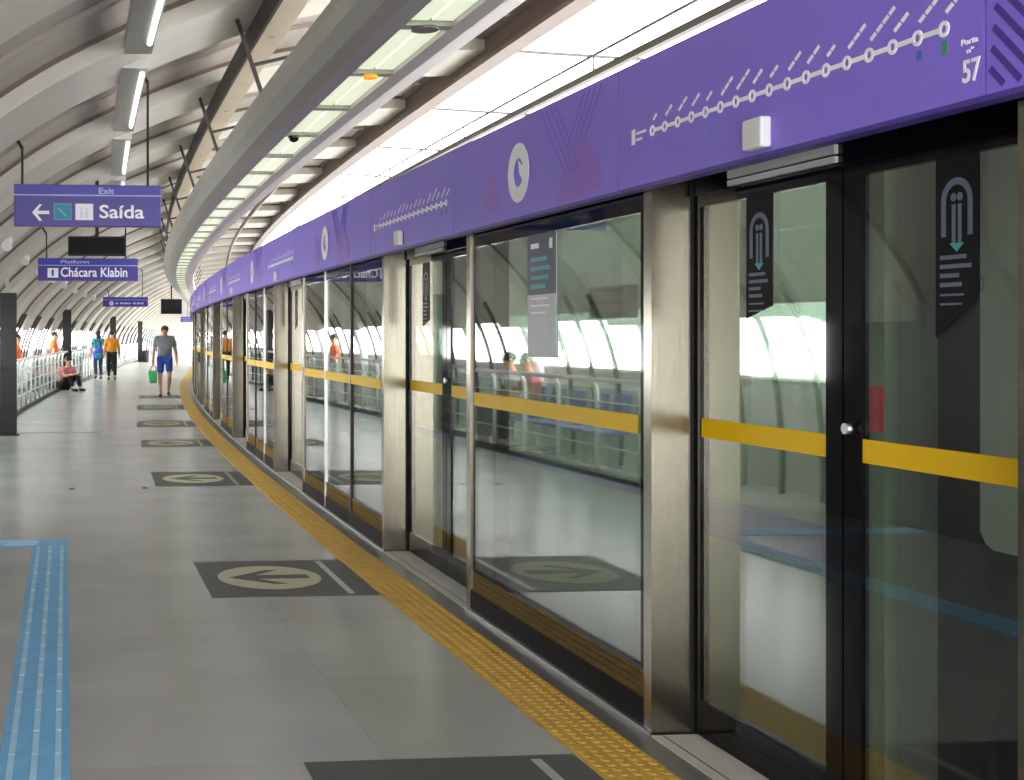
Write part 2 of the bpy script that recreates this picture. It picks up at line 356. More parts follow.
DOORS = [-.4, 3.98, 8.38, 13.95, 18.9, 23.3, 28.5, 33.2, 37.6, 43.0, 47.8, 52.2, 57.6, 62.4]
stk = {3.98: (3.6, 4.8), 8.38: (7.86, 9.11), 13.95: (13.7, 15.1), 18.9: (18.55, 19.8), 23.3: (22.6, 24.1), 28.5: (27.8, 29.6), 33.2: (32.8, 34.4)}
for i, c in enumerate(sorted(stk)):
    y0, y1 = stk[c]; yc = (y0 + y1) / 2
    t = thing('floor_sticker', ['charcoal floor sticker cut off by the bottom frame edge, beside nearest doorway', 'charcoal floor sticker with round cream arrow, nearest one seen whole', 'charcoal arrow floor sticker third from the camera', 'charcoal arrow floor sticker fourth from the camera', 'charcoal arrow floor sticker fifth from the camera', 'thin dark arrow floor sticker sixth from the camera', 'thin dark floor sticker just in front of the walking man'][i], 'floor sticker', P(1.4, yc, .0), 'arrow stickers before the doors')
    fn = lambda a, b_, d: P(a, b_, d)
    MB().rect(.885, 1.925, y0, y1, fn, .0, .003).build('film', 'sticker', t)
    cy = yc if i else 4.0
    r = .34; sy = min(1.25, (y1 - y0) / 1.0 * .95)
    mb = MB(); mb.ring(1.33, 0, r * .84, r, lambda a, b_, d: P(a, cy + b_ * sy, d), .003, .005, 40)
    mb.ring(1.33, 0, .0, r * .84, lambda a, b_, d: P(a, cy + b_ * sy, d), .003, .0045, 40)
    mb.build('disc', 'cream', t)
    ar = [(-.26, 0), (.0, .2), (.08, .2), (-.1, .05), (.26, .05), (.26, -.05), (-.1, -.05), (.08, -.2), (.0, -.2)]
    MB().plate(ar, lambda a, b_, d: P(1.33 + a, cy + b_ * sy, d), .005, .007).build('arrow', 'sticker', t)
    MB().rect(1.74, 1.78, y0 + .05, y1 - .05, fn, .003, .005).build('bar', 'alu', t)
for i, (x, yv) in enumerate([(.06, 13.6), (.82, 13.6)]):
    mb = MB(); mb.wbox(x - .03, x + .03, yv - .06, yv + .06, 0, .004); mb.wbox(x - .018, x + .018, yv - .03, yv + .03, .004, .008)
    tag(mb.build('floor_anchor', 'darkmetal'), ['small dark metal floor plate, the one nearer the blue path', 'small dark metal floor plate, the one nearer the arrow stickers'][i], 'floor plate', 'small floor plates')
mb = MB().wbox(-2.4, .55, 21.4, 21.5, 0, .003); tag(mb.build('trim_2', 'granite'), 'thin dark expansion joint across the floor beside the first column', 'floor joint', kind='structure')

# ------------------------------------------------------------------ screen doors
SF, SD = 2.32, 2.51
def fpl(s): return lambda a, b_, d: P(s - d, a, b_)        # a = along the track, b = height, d = toward the platform
fixed = []
for i in range(len(DOORS)):
    a = DOORS[i] + 1.0
    e = DOORS[i + 1] - 1.0 if i + 1 < len(DOORS) else a + 2.6
    fixed.append((a, e))
def leaf(i, c, side):
    # side +1: farther leaf, -1: nearer leaf
    y0, y1 = (c + .005, c + 1.0) if side > 0 else (c - 1.0, c - .005)
    who = 'farther' if side > 0 else 'nearer'
    wh = 'doorway behind the camera' if i == 0 else ('%s doorway' % ORD[i - 1] if i == 1 else '%s doorway from the camera' % ORD[i - 1])
    t = thing('screen_door', 'black-framed sliding glass door leaf, %s leaf of %s' % (who, wh), 'platform door', P(SD, (y0 + y1) / 2, .02), 'sliding platform doors')
    gs0, gs1 = (y0 + .09, y1 - .05) if side > 0 else (y0 + .05, y1 - .09)
    mb = MB(); mb.box(SD - .014, SD + .014, y0, gs0, .016, 2.15); mb.box(SD - .014, SD + .014, gs1, y1, .016, 2.15)
    mb.box(SD - .014, SD + .014, gs0, gs1, .016, .16); mb.box(SD - .014, SD + .014, gs0, gs1, 2.105, 2.15)
    mb.build('frame', 'black', t)
    MB().box(SD - .006, SD + .006, gs0 - .01, gs1 + .01, .15, 2.115).build('glass', 'psd_glass', t)
    fn = fpl(SD - .006)
    MB().rect(gs0, gs1, 1.197, 1.272, fn, 0, .002).build('safety_stripe', 'stripe', t)
    # pennant shaped notice
    n1 = c + .61 if side > 0 else c - .44; n0 = n1 - .18
    st = MB().plate([(n0, 2.105), (n1, 2.105), (n1, 1.59 + (.07 if side > 0 else 0)), (n0, 1.705)], fn, 0, .002).build('notice', 'matte_black', t)
    f2 = lambda a, b_, d: P(SD - .008 - d, n1 - a, b_)       # a runs left to right as read
    mb = MB(); mb.ring(.09, 1.98, .045, .065, f2, 0, .001, 16, 0, PI); mb.rect(.025, .045, 1.88, 1.98, f2, 0, .001); mb.rect(.135, .155, 1.88, 1.98, f2, 0, .001)
    mb.rect(.07, .085, 1.86, 1.97, f2, 0, .001); mb.rect(.095, .11, 1.86, 1.97, f2, 0, .001); mb.plate(circle(.077, 1.99, .012, 12), f2, 0, .001); mb.plate(circle(.103, 1.99, .012, 12), f2, 0, .001)
    for k, (w_, h_) in enumerate([(.11, .012), (.13, .012), (.08, .012), (.09, .012), (.1, .006), (.09, .006)]):
        zz = 1.815 - k * .026; mb.rect(.02, .02 + w_, zz, zz + h_, f2, 0, .001)
    mb.build('pictogram', 'ink', st)
    MB().plate([(.06, 1.86), (.12, 1.86), (.09, 1.835)], f2, 0, .001).build('small_arrow', 'ink_teal', st)
    if side < 0:
        lk = MB(); lk.tube([P(SD - .014, y1 - .05, 1.302), P(SD - .045, y1 - .05, 1.302)], .018, 14); lk.build('lock', 'alu', t)
        MB().ring(c - .60, 1.74, .03, .036, fn, 0, .001, 24).build('ring_mark', 'ink', t)
    return t
def fixed_panel(i, a, e):
    lab = ('fixed glass screen section beyond the %s doorway from the camera' % ORD[i - 1]) if i > 1 else ('fixed glass screen section between nearest and second doorways, with grey notice' if i == 1 else 'fixed glass screen section at the right frame edge')
    t = thing('screen_panel', lab, 'glass screen', P(SF, (a + e) / 2, 0), 'fixed screen sections')
    for y0, y1, yr0, yr1 in ((a, a + .07, a, a + .02), (e - .07, e, e - .02, e)):
        mb = MB(); mb.box(SF, SF + .03, y0, y1, .0, 2.6); mb.box(SF + .03, SD - .03, yr0, yr1, 0, 2.6); mb.build('post', 'steel', t)
        MB().box(SD - .03, SD + .05, yr0 - (0 if y0 == a else .02), yr1 + (.02 if y0 == a else 0), 0, 2.6).build('seal', 'rubber', t)
    g0, g1 = a + .07, e - .07
    MB().box(SF + .015, SF + .027, g0, g1, .03, 2.55).build('glass', 'psd_glass', t)
    MB().box(SF + .008, SF + .034, g0, g1, .0, .13).build('kick_plate', 'matte_black', t)
    MB().box(SF + .01, SF + .033, g0, g1, .13, .24).build('lower_pane', 'frit_gloss', t)
    mb = MB(); mb.box(SF + .008, SF + .034, g0, g1, .24, .26); mb.box(SF + .01, SF + .032, g0, g1, 2.10, 2.6); mb.box(SF + .01, SF + .032, g0, g0 + .05, .25, 2.1); mb.box(SF + .01, SF + .032, g1 - .03, g1, .25, 2.1)
    mb.build('border', 'black', t)
    MB().box(SF - .012, SF + .01, a, e, 0, .022).build('base_rail', 'alu', t)
    n = 1 if i == 1 else 2 if (e - a) < 2.9 else 3
    for k in range(1, n):
        y = g0 + (g1 - g0) * k / n
        MB().box(SF + .006, SF + .05, y - .018, y + .018, .03, 2.55).build('mullion', 'alu' if (k + i) % 2 == 0 else 'darkmetal', t)
    fn = fpl(SF + .009)
    mb = MB()
    edges = [g0 + .05] + [g0 + (g1 - g0) * k / n for k in range(1, n)] + [g1 - .03]
    for p, q in zip(edges[:-1], edges[1:]):
        mb.rect(p + .02, q - .02, 1.197, 1.272, fn, 0, .002)
    mb.build('safety_stripe', 'stripe', t)
    if i == 1:
        f2 = lambda x, z, d: P(SF + .012 - d, 6.40 - x, z)
        st = MB().rect(0, .385, 1.49, 2.10, f2, 0, .003).build('notice', 'poster_grey', t)
        MB().rect(0, .385, 1.80, 2.10, f2, .003, .004).build('notice_head', 'poster_dark', st)
        mb = MB()
        for k, w_ in enumerate([.22, .26, .24, .2]): mb.rect(.05, .05 + w_, 1.965 - k * .045, 1.985 - k * .045, f2, .004, .005)
        mb.build('notice_text', 'ink_teal', st)
        mb = MB(); mb.rect(.05, .16, 2.03, 2.055, f2, .004, .005); mb.rect(.3, .34, 2.02, 2.07, f2, .004, .005)
        for k, w_ in enumerate([.22, .25, .2]): mb.rect(.05, .05 + w_, 1.775 - k * .035, 1.785 - k * .035, f2, .004, .005)
        mb.build('notice_mark', 'white', st)
def emblem_fascia(i, y0, y1):
    lab = 'purple fascia panel with ring emblem above %s' % ('the right-hand frame edge' if i == 0 else 'fixed glass %s from the camera' % ('nearest' if i == 1 else ORD[i - 1]))
    t = thing('fascia_panel', lab, 'fascia', P(2.25, (y0 + y1) / 2, 2.19), 'purple fascia panels')
    MB().box(2.25, 2.30, y0 + .004, y1 - .004, 2.19, 2.68).build('panel', 'purple', t)
    MB().box(2.30, 2.62, y0, y1, 2.62, 2.68).build('cover', 'soffit', t)
    L = y1 - y0
    f = lambda a, b_, d: P(2.25 - d, y1 - a, b_)
    ca = L * .48
    mb = MB()
    if i != 0:
        mb.ring(ca, 2.41, .072, .148, f, 0, .003, 40); mb.plate([(ca + .0, 2.47), (ca + .075, 2.43), (ca + .075, 2.36), (ca + .02, 2.40)], f, 0, .003)
        mb.build('emblem', 'white', t)
    # printed chevrons
    mb = MB()
    for k in range(4):
        a = ca + .30 + k * .06
        mb.plate([(a, 2.66), (a + .02, 2.66), (a + .33, 2.32), (a + .31, 2.32)], f, 0, .0015)
        a = ca + .82 + k * .06
        if a + .02 < L: mb.plate([(a, 2.66), (a + .02, 2.66), (a + .02 - .2, 2.44), (a - .2, 2.44)], f, 0, .0015)
    if i == 0:
        for k in range(9):
            a = .012 + .006 * k; z = 2.245 + .05 * k; L = min(.3, z - 2.2)
            mb.plate([(a, z), (a + .012, z + .012), (a + L + .012, z + .012 - L), (a + L, z - L)], f, 0, .0015)
    mb.build('chevron_marking', 'purple_dark' if i == 0 else 'purple_mid', t)
    if i:
        mb = MB(); mb.plate([(ca + .5, 2.2), (ca + .62, 2.42), (ca + .8, 2.5), (ca + 1.0, 2.34), (ca + 1.02, 2.22)], f, 0, .001)
        mb.build('plum_marking', 'magenta', t); mb = MB(); mb.plate([(ca - .55, 2.3), (ca - .45, 2.5), (ca - .3, 2.35), (ca - .35, 2.22)], f, 0, .001); mb.build('plum_marking', 'magenta', t)
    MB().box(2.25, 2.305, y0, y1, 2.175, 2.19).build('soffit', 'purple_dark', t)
def map_fascia(i, y0, y1):
    lab = 'purple fascia panel with white line map above %s' % ('doorway behind the camera' if i == 0 else 'the nearest doorway, numbered 57' if i == 1 else 'the %s doorway from the camera' % ORD[i - 1])
    t = thing('fascia_panel', lab, 'fascia', P(2.25, (y0 + y1) / 2, 2.19), 'purple fascia panels')
    MB().box(2.25, 2.30, y0 + .004, y1 - .004, 2.19, 2.68).build('panel', 'purple', t)
    MB().box(2.30, 2.62, y0, y1, 2.62, 2.68).build('cover', 'soffit', t)
    f = lambda a, b_, d: P(2.25 - d, y1 - a, b_)
    mb = MB(); a0 = .31; st = .1044; z = 2.387
    seg = [a0 + k * st for k in range(17)]
    for k in range(16): mb.rect(seg[k] + .014, seg[k + 1] - .014, z - .007, z + .007, f, 0, .002)
    for k in range(17): mb.ring(seg[k], z, .011, .021, f, 0, .003, 16)
    mb.build('line_map', 'white', t)
    mb = MB(); lens = [.62 * q for q in [.06, .10, .13, .11, .08, .15, .16, .11, .09, .14, .13, .08, .16, .21, .12, .15, .12]]
    for k in range(17):
        L = lens[k]; x = seg[k] + .005; q = .0045; n = max(2, int(L / .03))
        for j in range(n):
            u0, u1 = L * (j + .06) / n, L * (j + .9) / n; r = .85; w = .53
            mb.plate([(x + u0 * r - q, z + .04 + u0 * w + q), (x + u0 * r + q, z + .04 + u0 * w - q), (x + u1 * r + q, z + .04 + u1 * w - q), (x + u1 * r - q, z + .04 + u1 * w + q)], f, 0, .001)
    mb.rect(.125, .155, z - .03, z + .03, f, 0, .001); mb.rect(.165, .255, z + .005, z + .015, f, 0, .001); mb.rect(.165, .22, z - .02, z - .01, f, 0, .001)
    mb.build('map_lettering', 'white', t)
    mb = MB(); mb.rect(seg[4] - .004, seg[4] + .012, z - .075, z - .035, f, 0, .001); mb.build('transfer_mark', 'cyan', t)
    mb = MB(); mb.rect(seg[15] - .005, seg[15] + .015, z - .06, z - .035, f, 0, .001); mb.build('transfer_mark', 'blueprint', t)
    mb = MB(); mb.rect(seg[16] - .008, seg[16] + .012, z - .065, z - .03, f, 0, .001); mb.build('transfer_mark', 'green', t)
    if i == 1:
        mb = MB(); add_text(mb, '57', 2.05, 2.232, .064, .058, f, .002); add_text(mb, 'Porta', 2.045, 2.328, .06, .016, f, .002); add_text(mb, 'nº', 2.065, 2.306, .026, .013, f, .002)
        mb.build('door_number', 'white', t)
    yb = y1 - (1.1 if i == 1 else .92)
    mb = MB(); mb.box(2.212, 2.25, yb - .06, yb + .06, 2.203, 2.303); o = mb.build('indicator_box', 'white_metal', t, bevel=.008)
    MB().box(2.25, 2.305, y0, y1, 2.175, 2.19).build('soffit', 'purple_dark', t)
for i, c in enumerate(DOORS):
    leaf(i, c, 1); leaf(i, c, -1)
    fixed_panel(i, *fixed[i])
    lo, hi = c - 1.0, c + 1.0
    map_fascia(i, lo + .02, hi + .15)
    emblem_fascia(i, hi + .15, (DOORS[i + 1] - .98) if i + 1 < len(DOORS) else fixed[i][1])
    wh = 'behind the camera' if i == 0 else 'of the %s doorway from the camera' % ORD[i - 1] if i > 1 else 'of the nearest doorway'
    th = thing('door_threshold', 'light metal threshold plate ' + wh, 'threshold', P(2.41, c, 0), 'door thresholds')
    mb = MB(); mb.box(SF - .01, SD + .09, lo + .022, hi - .022, 0, .0135); mb.build('plate', 'concrete', th)
    mb = MB()
    for k in range(1): mb.box(SF + .03 + k * .045, SF + .038 + k * .045, lo + .03, hi - .03, .0135, .015)
    mb.build('grip_lines', 'granite', th)
    hd = thing('door_header', 'black header with painted bright transom strip ' + wh, 'door header', P(2.5, c, 2.155), 'door headers')
    MB().box(SD - .03, SD + .06, lo + .045, hi - .045, 2.152, 2.6).build('housing', 'black', hd)
    MB().box(SD - .045, SD - .03, lo + 1.0, hi - .32, 2.157, 2.177).box(SD - .045, SD - .03, lo + 1.0, hi - .32, 2.185, 2.215).build('transom_glow', 'white_metal', hd)  # white bars stand in for daylight seen through a glass transom

# ------------------------------------------------------------------ train
def car(y0, y1, label, wins, first=False):
    t = thing('train_car', label, 'train', P(4.25, (y0 + y1) / 2, -.9), 'cars of the waiting train')
    n = max(1, int((y1 - y0) / 1.5)); yy = [y0 + (y1 - y0) * k / n for k in range(n + 1)]
    S0, S1 = 2.85, 5.65
    lowz = .86
    MB().sweep([(S0, -.75), (S0 + .06, -.75), (S0 + .06, lowz), (S0, lowz)], yy).build('lower_side', 'train', t)
    MB().sweep([(S0, 2.3), (S0 + .06, 2.3), (S0 + .06, 2.75), (S0, 2.75)], yy).build('upper_side', 'train', t)
    MB().sweep([(S1 - .06, -.75), (S1, -.75), (S1, 1.2), (S1 - .06, 1.2)], yy).build('far_side', 'train_grey', t)
    MB().sweep([(S1 - .06, 1.2), (S1 - .04, 1.2), (S1 - .04, 1.85), (S1 - .06, 1.85)], yy).build('far_window', 'car_glass', t)
    MB().sweep([(S1 - .06, 1.85), (S1, 1.85), (S1, 2.75), (S1 - .06, 2.75)], yy).build('far_upper_side', 'train_grey', t)
    MB().sweep([(S0, 2.75), (S0 + .1, 2.92), (S0 + .4, 3.03), (4.25, 3.12), (S1 - .4, 3.03), (S1 - .1, 2.92), (S1, 2.75), (S1 - .06, 2.75), (S1 - .16, 2.88), (S1 - .45, 2.97), (4.25, 3.05), (S0 + .45, 2.97), (S0 + .16, 2.88), (S0 + .06, 2.75)], yy).build('roof', 'train_grey', t)
    MB().sweep([(S0 + .06, -.06), (S1 - .06, -.06), (S1 - .06, .0), (S0 + .06, .0)], yy).build('floor_pan', 'train_grey', t)
    MB().sweep([(S0 + .3, -1.08), (S1 - .3, -1.08), (S1 - .3, -.06), (S0 + .3, -.06)], yy).build('underframe', 'rubber', t)
    for s_ in (3.75, 4.65): MB().sweep([(s_, 2.95), (s_ + .12, 2.95), (s_ + .12, 2.99), (s_, 2.99)], yy).build('ceiling_lamp', 'car_lamp', t)
    for q in range(6): MB().tube([P(3.5, y0 + 1.2 + q * (y1 - y0 - 2.4) / 5, 0), P(3.5, y0 + 1.2 + q * (y1 - y0 - 2.4) / 5, 2.9)], .02, 8).build('grab_pole', 'white_metal', t)
    for ya, yb in ((y0, y0 + .05), (y1 - .05, y1)):
        MB().box(S0 + .06, S1 - .06, ya, yb, 0, 2.9).build('end_wall', 'train_grey', t)
    cur = y0
    pil = MB()
    for (a, e, zb) in wins:
        if a > cur: pil.box(S0, S0 + .06, cur, a, lowz, 2.3, 1.5)
        if zb > lowz: pil.box(S0, S0 + .06, a, e, lowz, zb)
        w = MB().box(S0 + .01, S0 + .025, a, e, zb, 2.3, 1.5).build('window', 'car_glass', t)
        cur = e
    if cur < y1: pil.box(S0, S0 + .06, cur, y1, lowz, 2.3, 1.5)
    pil.build('side_pillars', 'train', t)
    return t
def windows(y0, y1):
    out = []; y = y0 + 1.0
    while y + 2.6 < y1: out.append((y, y + 2.6, .86)); y += 2.85
    return out
A = car(4.30, 25.6, 'pale train car with lilac stripe behind the nearest door glass', [(4.53, 5.3, 1.153), (6.15, 9.1, .86)] + windows(8.5, 25.6))
MB().box(2.842, 2.85, 4.66, 6.2, .71, .88).build('lilac_stripe', 'lilac', A)
MB().sweep([(2.842, .80), (2.85, .80), (2.85, .86), (2.842, .86)], [6.2 + k for k in range(20)]).build('waist_line', 'lilac', A)
mb = MB(); mb.box(2.835, 2.85, 4.305, 4.36, 1.26, 1.42); mb.build('tail_lamp', 'tailred', A)
mb = MB(); mb.box(2.88, 2.93, 6.45, 6.95, 1.69, 1.86); ds = mb.build('display', 'screen', A)
mb = MB()
for k in range(2): mb.box(2.876, 2.88, 6.49, 6.91, 1.72 + k * .065, 1.765 + k * .065)
mb.build('display_text', 'stripe', ds)
car(26.3, 47, 'second train car beyond the pale one, seen as a sliver through far glass', windows(26.3, 47))
B = car(-3.9, 3.38, 'grey train car at right behind the nearer door leaf', windows(-3.9, 2.0))
# gangway between the cars
gw = thing('gangway', 'dark folded gangway bellows between the two train cars', 'gangway', P(4.25, 3.85, -.5))
mb = MB()
for k in range(6):
    y = 3.39 + k * .15
    mb.box(3.0 + (.04 if k % 2 else 0), 5.5, y, y + .149, -.5, 2.9)
mb.build('bellows', 'bellows', gw)
f = lambda a, b_, d: P(2.9 - d, a, b_)
pts = [(3.3, .95)] ; 
rr = [(3.74 + .08 * (math.cos(q) - 0), .95 + .08 * math.sin(q)) for q in [PI * 1.5 + PI / 2 * j / 5 for j in range(6)]]
MB().plate([(3.42, .93), (3.79, .93), (3.825, .945), (3.85, .98), (3.85, 2.5), (3.42, 2.5)], f, 0, .03).build('side_screen', 'white_metal', gw)

# ------------------------------------------------------------------ light tray
T = thing('light_tray', 'long curved grey light trough hung along the platform edge', 'light fitting', P(1.88, 10, 3.3))
ty = [-2.12 + k * 1.3 for k in range(51)]
sh = [(1.58, 3.60), (1.515, 3.52), (1.50, 3.44), (1.53, 3.36), (1.62, 3.305), (1.72, 3.285), (1.83, 3.28), (1.83, 3.31), (1.72, 3.315), (1.64, 3.335), (1.565, 3.38), (1.54, 3.44), (1.55, 3.5), (1.61, 3.57)]
fine = [-2.8 + k * .65 for k in range(102)] + [65 + 3 * k for k in range(1, 35)]
MB().sweep(sh, fine).build('shell', 'tray', T)
MB().sweep([(2.10, 3.28), (2.2, 3.28), (2.34, 3.31), (2.36, 3.36), (2.33, 3.36), (2.2, 3.31), (2.10, 3.31)], fine).build('side_rail', 'tray_rail', T)
MB().sweep([(1.6, 3.56), (1.83, 3.34), (2.10, 3.34), (2.33, 3.36), (2.36, 3.40), (2.1, 3.6), (1.6, 3.62)], fine).build('cover', 'tray', T)
for k in range(50):
    a, e = ty[k] + .09, ty[k + 1] - .09
    mb = MB(); mb.box(1.84, 1.955, a, e, 3.305, 3.33); mb.box(1.975, 2.09, a, e, 3.305, 3.33); mb.build('light_panel', 'lamp', T)
for k in range(51): MB().box(1.83, 2.10, ty[k] - .05, ty[k] + .05, 3.285, 3.31).build('divider_plate', 'tray', T)
yk = lambda v: min(ty, key=lambda y: abs(y - v))
y = yk(8.4); mb = MB(); mb.tube([P(1.96, y, 3.285), P(1.96, y, 3.262)], .045, 16); mb.build('orange_lamp', 'orange_lamp', T)
y = yk(7.0); mb = MB(); mb.tube([P(1.96, y, 3.285), P(1.96, y, 3.27)], .075, 20); mb.build('speaker', 'soffit', T)
y = yk(10.8); mb = MB(); mb.ball(P(1.9, y, 3.28), (.05, .05, .05)); mb.build('camera_dome', 'screen', T)

# roof strip lights
for k in range(0, 5):
    y = 10.75 + 3.95 * (k - 1)
    t = thing('strip_light', 'slim strip light under the roof vault, %s from the camera' % ORD[k], 'strip light', P(.56, y + 1.7, roof_z(.56)), 'roof strip lights')
    z = roof_z(.56) - .1
    MB().box(.44, .66, y + .1, y + 3.5, z - .06, z + .04, 1).build('housing', 'fixture', t)
    MB().tube([P(.62, y + .25 + j * .7, z - .075) for j in range(5)], .022, 8).build('tube', 'tube', t)

for k, y in enumerate(arch_y[5:13]):
    q = P(-.95, y + .5, roof_z(-.95) - .12)
    t = thing('floodlight', 'small white floodlight clamped under the roof arch, %s of the row' % ORD[k], 'floodlight', q, 'white floodlights under the arches')
    MB().tube([q + Vector((-.02, .0, .1)), q + Vector((0, 0, 0))], .02, 8).build('bracket', 'fixture', t)
    MB().tube([q + Vector((.02, .06, .0)), q + Vector((.0, -.02, -.05)), q + Vector((-.02, -.12, -.12))], [.035, .06, .08], 14).build('head', 'white_metal', t)

# ------------------------------------------------------------------ hanging signs and screens
def front(x, y, z): return lambda a, b_, d: Vector((x + a, y - d, z + b_))
def hanging_sign(x0, x1, y, z0, z1, label, rods, zline):
    t = thing('hanging_sign', label, 'sign', ((x0 + x1) / 2, y, z0))
    zl = z0 + (z1 - z0) * zline
    MB().wbox(x0, x1, y, y + .09, z0, z1).build('board', 'sign', t, bevel=.006)
    f = front(x0, y, z0)
    mb = MB(); mb.rect(.01, x1 - x0 - .01, zl - z0 + .012, z1 - z0 - .006, f, 0, .002); mb.build('top_band', 'sign_top', t)
    mb = MB(); mb.rect(.0, x1 - x0, zl - z0 - .006, zl - z0 + .006, f, 0, .003); mb.build('divider_line', 'ink_light', t)
    for s in rods:
        zt = roof_z(s - off(y)) - .02
        mb = MB(); mb.bar((s, y + .045, z1), (s, y + .045, zt - .1), .022); mb.bar((s, y + .045, zt - .1), (s - .06, y + .045, zt), .03); mb.build('hanger_rod', 'rubber', t)
    return t, f
t, f = hanging_sign(-.474, .875, 12, 2.599, 2.983, 'purple hanging exit sign reading Saida with left arrow', (-.40, .755), .745)
k = .00918; zz = lambda py: (227 - py) * .00893; xx = lambda px: (px - 14) * k
mb = MB(); ar = [(32, 213), (39, 204.5), (42, 204.5), (37, 211.2), (49, 211.2), (49, 214.6), (37, 214.6), (42, 221.5), (39, 221.5)]
mb.plate([(xx(a), zz(b_)) for a, b_ in ar], f, 0, .003); mb.build('arrow', 'sign_white', t)
ic = MB().rect(xx(53.5), xx(71), zz(220.5), zz(203.6), f, 0, .003).build('escalator_icon', 'teal', t)
mb = MB(); mb.plate([(xx(56), zz(208)), (xx(58.5), zz(208)), (xx(68), zz(217)), (xx(65.5), zz(217))], f, .003, .004)
mb.rect(xx(53.5), xx(71), zz(204.4), zz(203.6), f, .003, .004); mb.rect(xx(53.5), xx(71), zz(220.5), zz(219.7), f, .003, .004); mb.rect(xx(53.5), xx(54.3), zz(220), zz(204), f, .003, .004); mb.rect(xx(70.2), xx(71), zz(220), zz(204), f, .003, .004)
mb.build('icon_lines', 'cyan', ic)
ic = MB().rect(xx(75), xx(92.7), zz(220.5), zz(203.6), f, 0, .003).build('lift_icon', 'sign_white', t)
mb = MB(); mb.rect(xx(80), xx(82.5), zz(218), zz(211), f, .003, .004); mb.rect(xx(85), xx(87.5), zz(218), zz(211), f, .003, .004); mb.plate(circle(xx(81.2), zz(209), .012, 14), f, .003, .004); mb.plate(circle(xx(86.2), zz(209), .012, 14), f, .003, .004)
mb.build('icon_figures', 'poster_grey', ic)
mb = MB(); add_text(mb, 'Saída', xx(99), zz(218.5), xx(144) - xx(99), zz(204.5) - zz(218.5), f, .003); mb.build('lettering', 'sign_white', t)
mb = MB(); add_text(mb, 'Exit', xx(98.5), zz(193.5), xx(114) - xx(98.5), zz(187) - zz(193.5), f, .004); mb.build('small_lettering', 'ink_light', t)

t, f = hanging_sign(-.443, 1.148, 20.8, 2.465, 2.824, 'purple hanging sign reading Chacara Klabin below the black screen', (-.31, .95), .68)
mb = MB(); add_text(mb, 'Chácara Klabin', .36, .06, 1.06, .155, f, .003); mb.build('lettering', 'sign_white', t)
ic = MB().rect(.15, .32, .05, .2, f, 0, .003).build('number_icon', 'sign_white', t)
mb = MB(); add_text(mb, '1', .215, .075, .035, .1, f, .004); mb.build('number', 'sign', ic)
mb = MB(); add_text(mb, 'Platform', .36, .275, .45, .055, f, .004); mb.build('small_lettering', 'ink_light', t)
t, f = hanging_sign(1.301, 2.893, 46, 2.6, 2.942, 'small purple hanging sign far down the platform, below the second sign', (1.5, 2.7), .7)
mb = MB(); mb.plate(circle(.3, .12, .085, 20), f, 0, .003)
for q in range(7): mb.rect(.45 + q * .15, .45 + q * .15 + (.12 if q % 3 else .08), .09, .15, f, 0, .003)
mb.build('lettering', 'ink_light', t)
t, f = hanging_sign(6.0, 6.6, 68, 2.283, 2.56, 'tiny purple sign at the far end beside the fascia', (), .7)
for s_ in (6.35, 6.55): MB().bar((s_, 68.045, 2.56), (s_, 68.045, 3.29), .022).build('hanger_rod', 'rubber', t)
mb = MB(); mb.rect(.1, .5, .07, .12, f, 0, .003); mb.build('lettering', 'ink', t)
def screen(x0, x1, y, z0, z1, label):
    t = thing('display_screen', label, 'screen', ((x0 + x1) / 2, y, z0), 'hanging black screens')
    MB().wbox(x0, x1, y, y + .1, z0, z1).build('casing', 'rubber', t, bevel=.01)
    MB().wbox(x0 + .025, x1 - .025, y - .004, y, z0 + .03, z1 - .025).build('panel', 'matte_black', t)
    xm = (x0 + x1) / 2
    MB().bar((xm, y + .05, z1), (xm, y + .05, roof_z(xm - off(y)) - .02), .05).build('hanger_rod', 'rubber', t)
screen(.027, .827, 18, 2.694, 2.965, 'black hanging screen between the two large purple signs')
screen(3.574, 4.371, 49, 2.395, 2.96, 'small black hanging screen above the walking man')

# ------------------------------------------------------------------ columns, railings, left side
for i, (s, y) in enumerate([(-1.2, 20.98), (-1.48, 39.4), (-1.45, 58), (-1.30, 77)]):
    t = thing('steel_column', ['thick charcoal column at the left frame edge', 'charcoal column behind the sitting person', 'slim charcoal column behind the couple', 'farthest slim charcoal column near the black bin'][i], 'column', P(s, y, 0), 'charcoal platform columns')
    zt = (2.27, 2.36, 2.42, 2.42)[i]; p = P(s, y, 0)
    mb = MB(); mb.wbox(p.x - .13, p.x + .13, p.y - .13, p.y - .1, 0, zt); mb.wbox(p.x - .13, p.x + .13, p.y + .1, p.y + .13, 0, zt); mb.wbox(p.x - .11, p.x + .11, p.y - .1, p.y + .1, 0, zt); mb.build('shaft', 'column', t)
    MB().bar((p.x, p.y, zt), (p.x - .05, p.y, roof_z(s - .05) - .02), .06).build('bracket', 'beam', t)
    MB().wbox(p.x - .17, p.x + .17, p.y - .17, p.y + .17, 0, .02).build('base_plate', 'darkmetal', t)
RS = -1.42
def rails(y0, y1): return RS
k = 0; y = 12.0
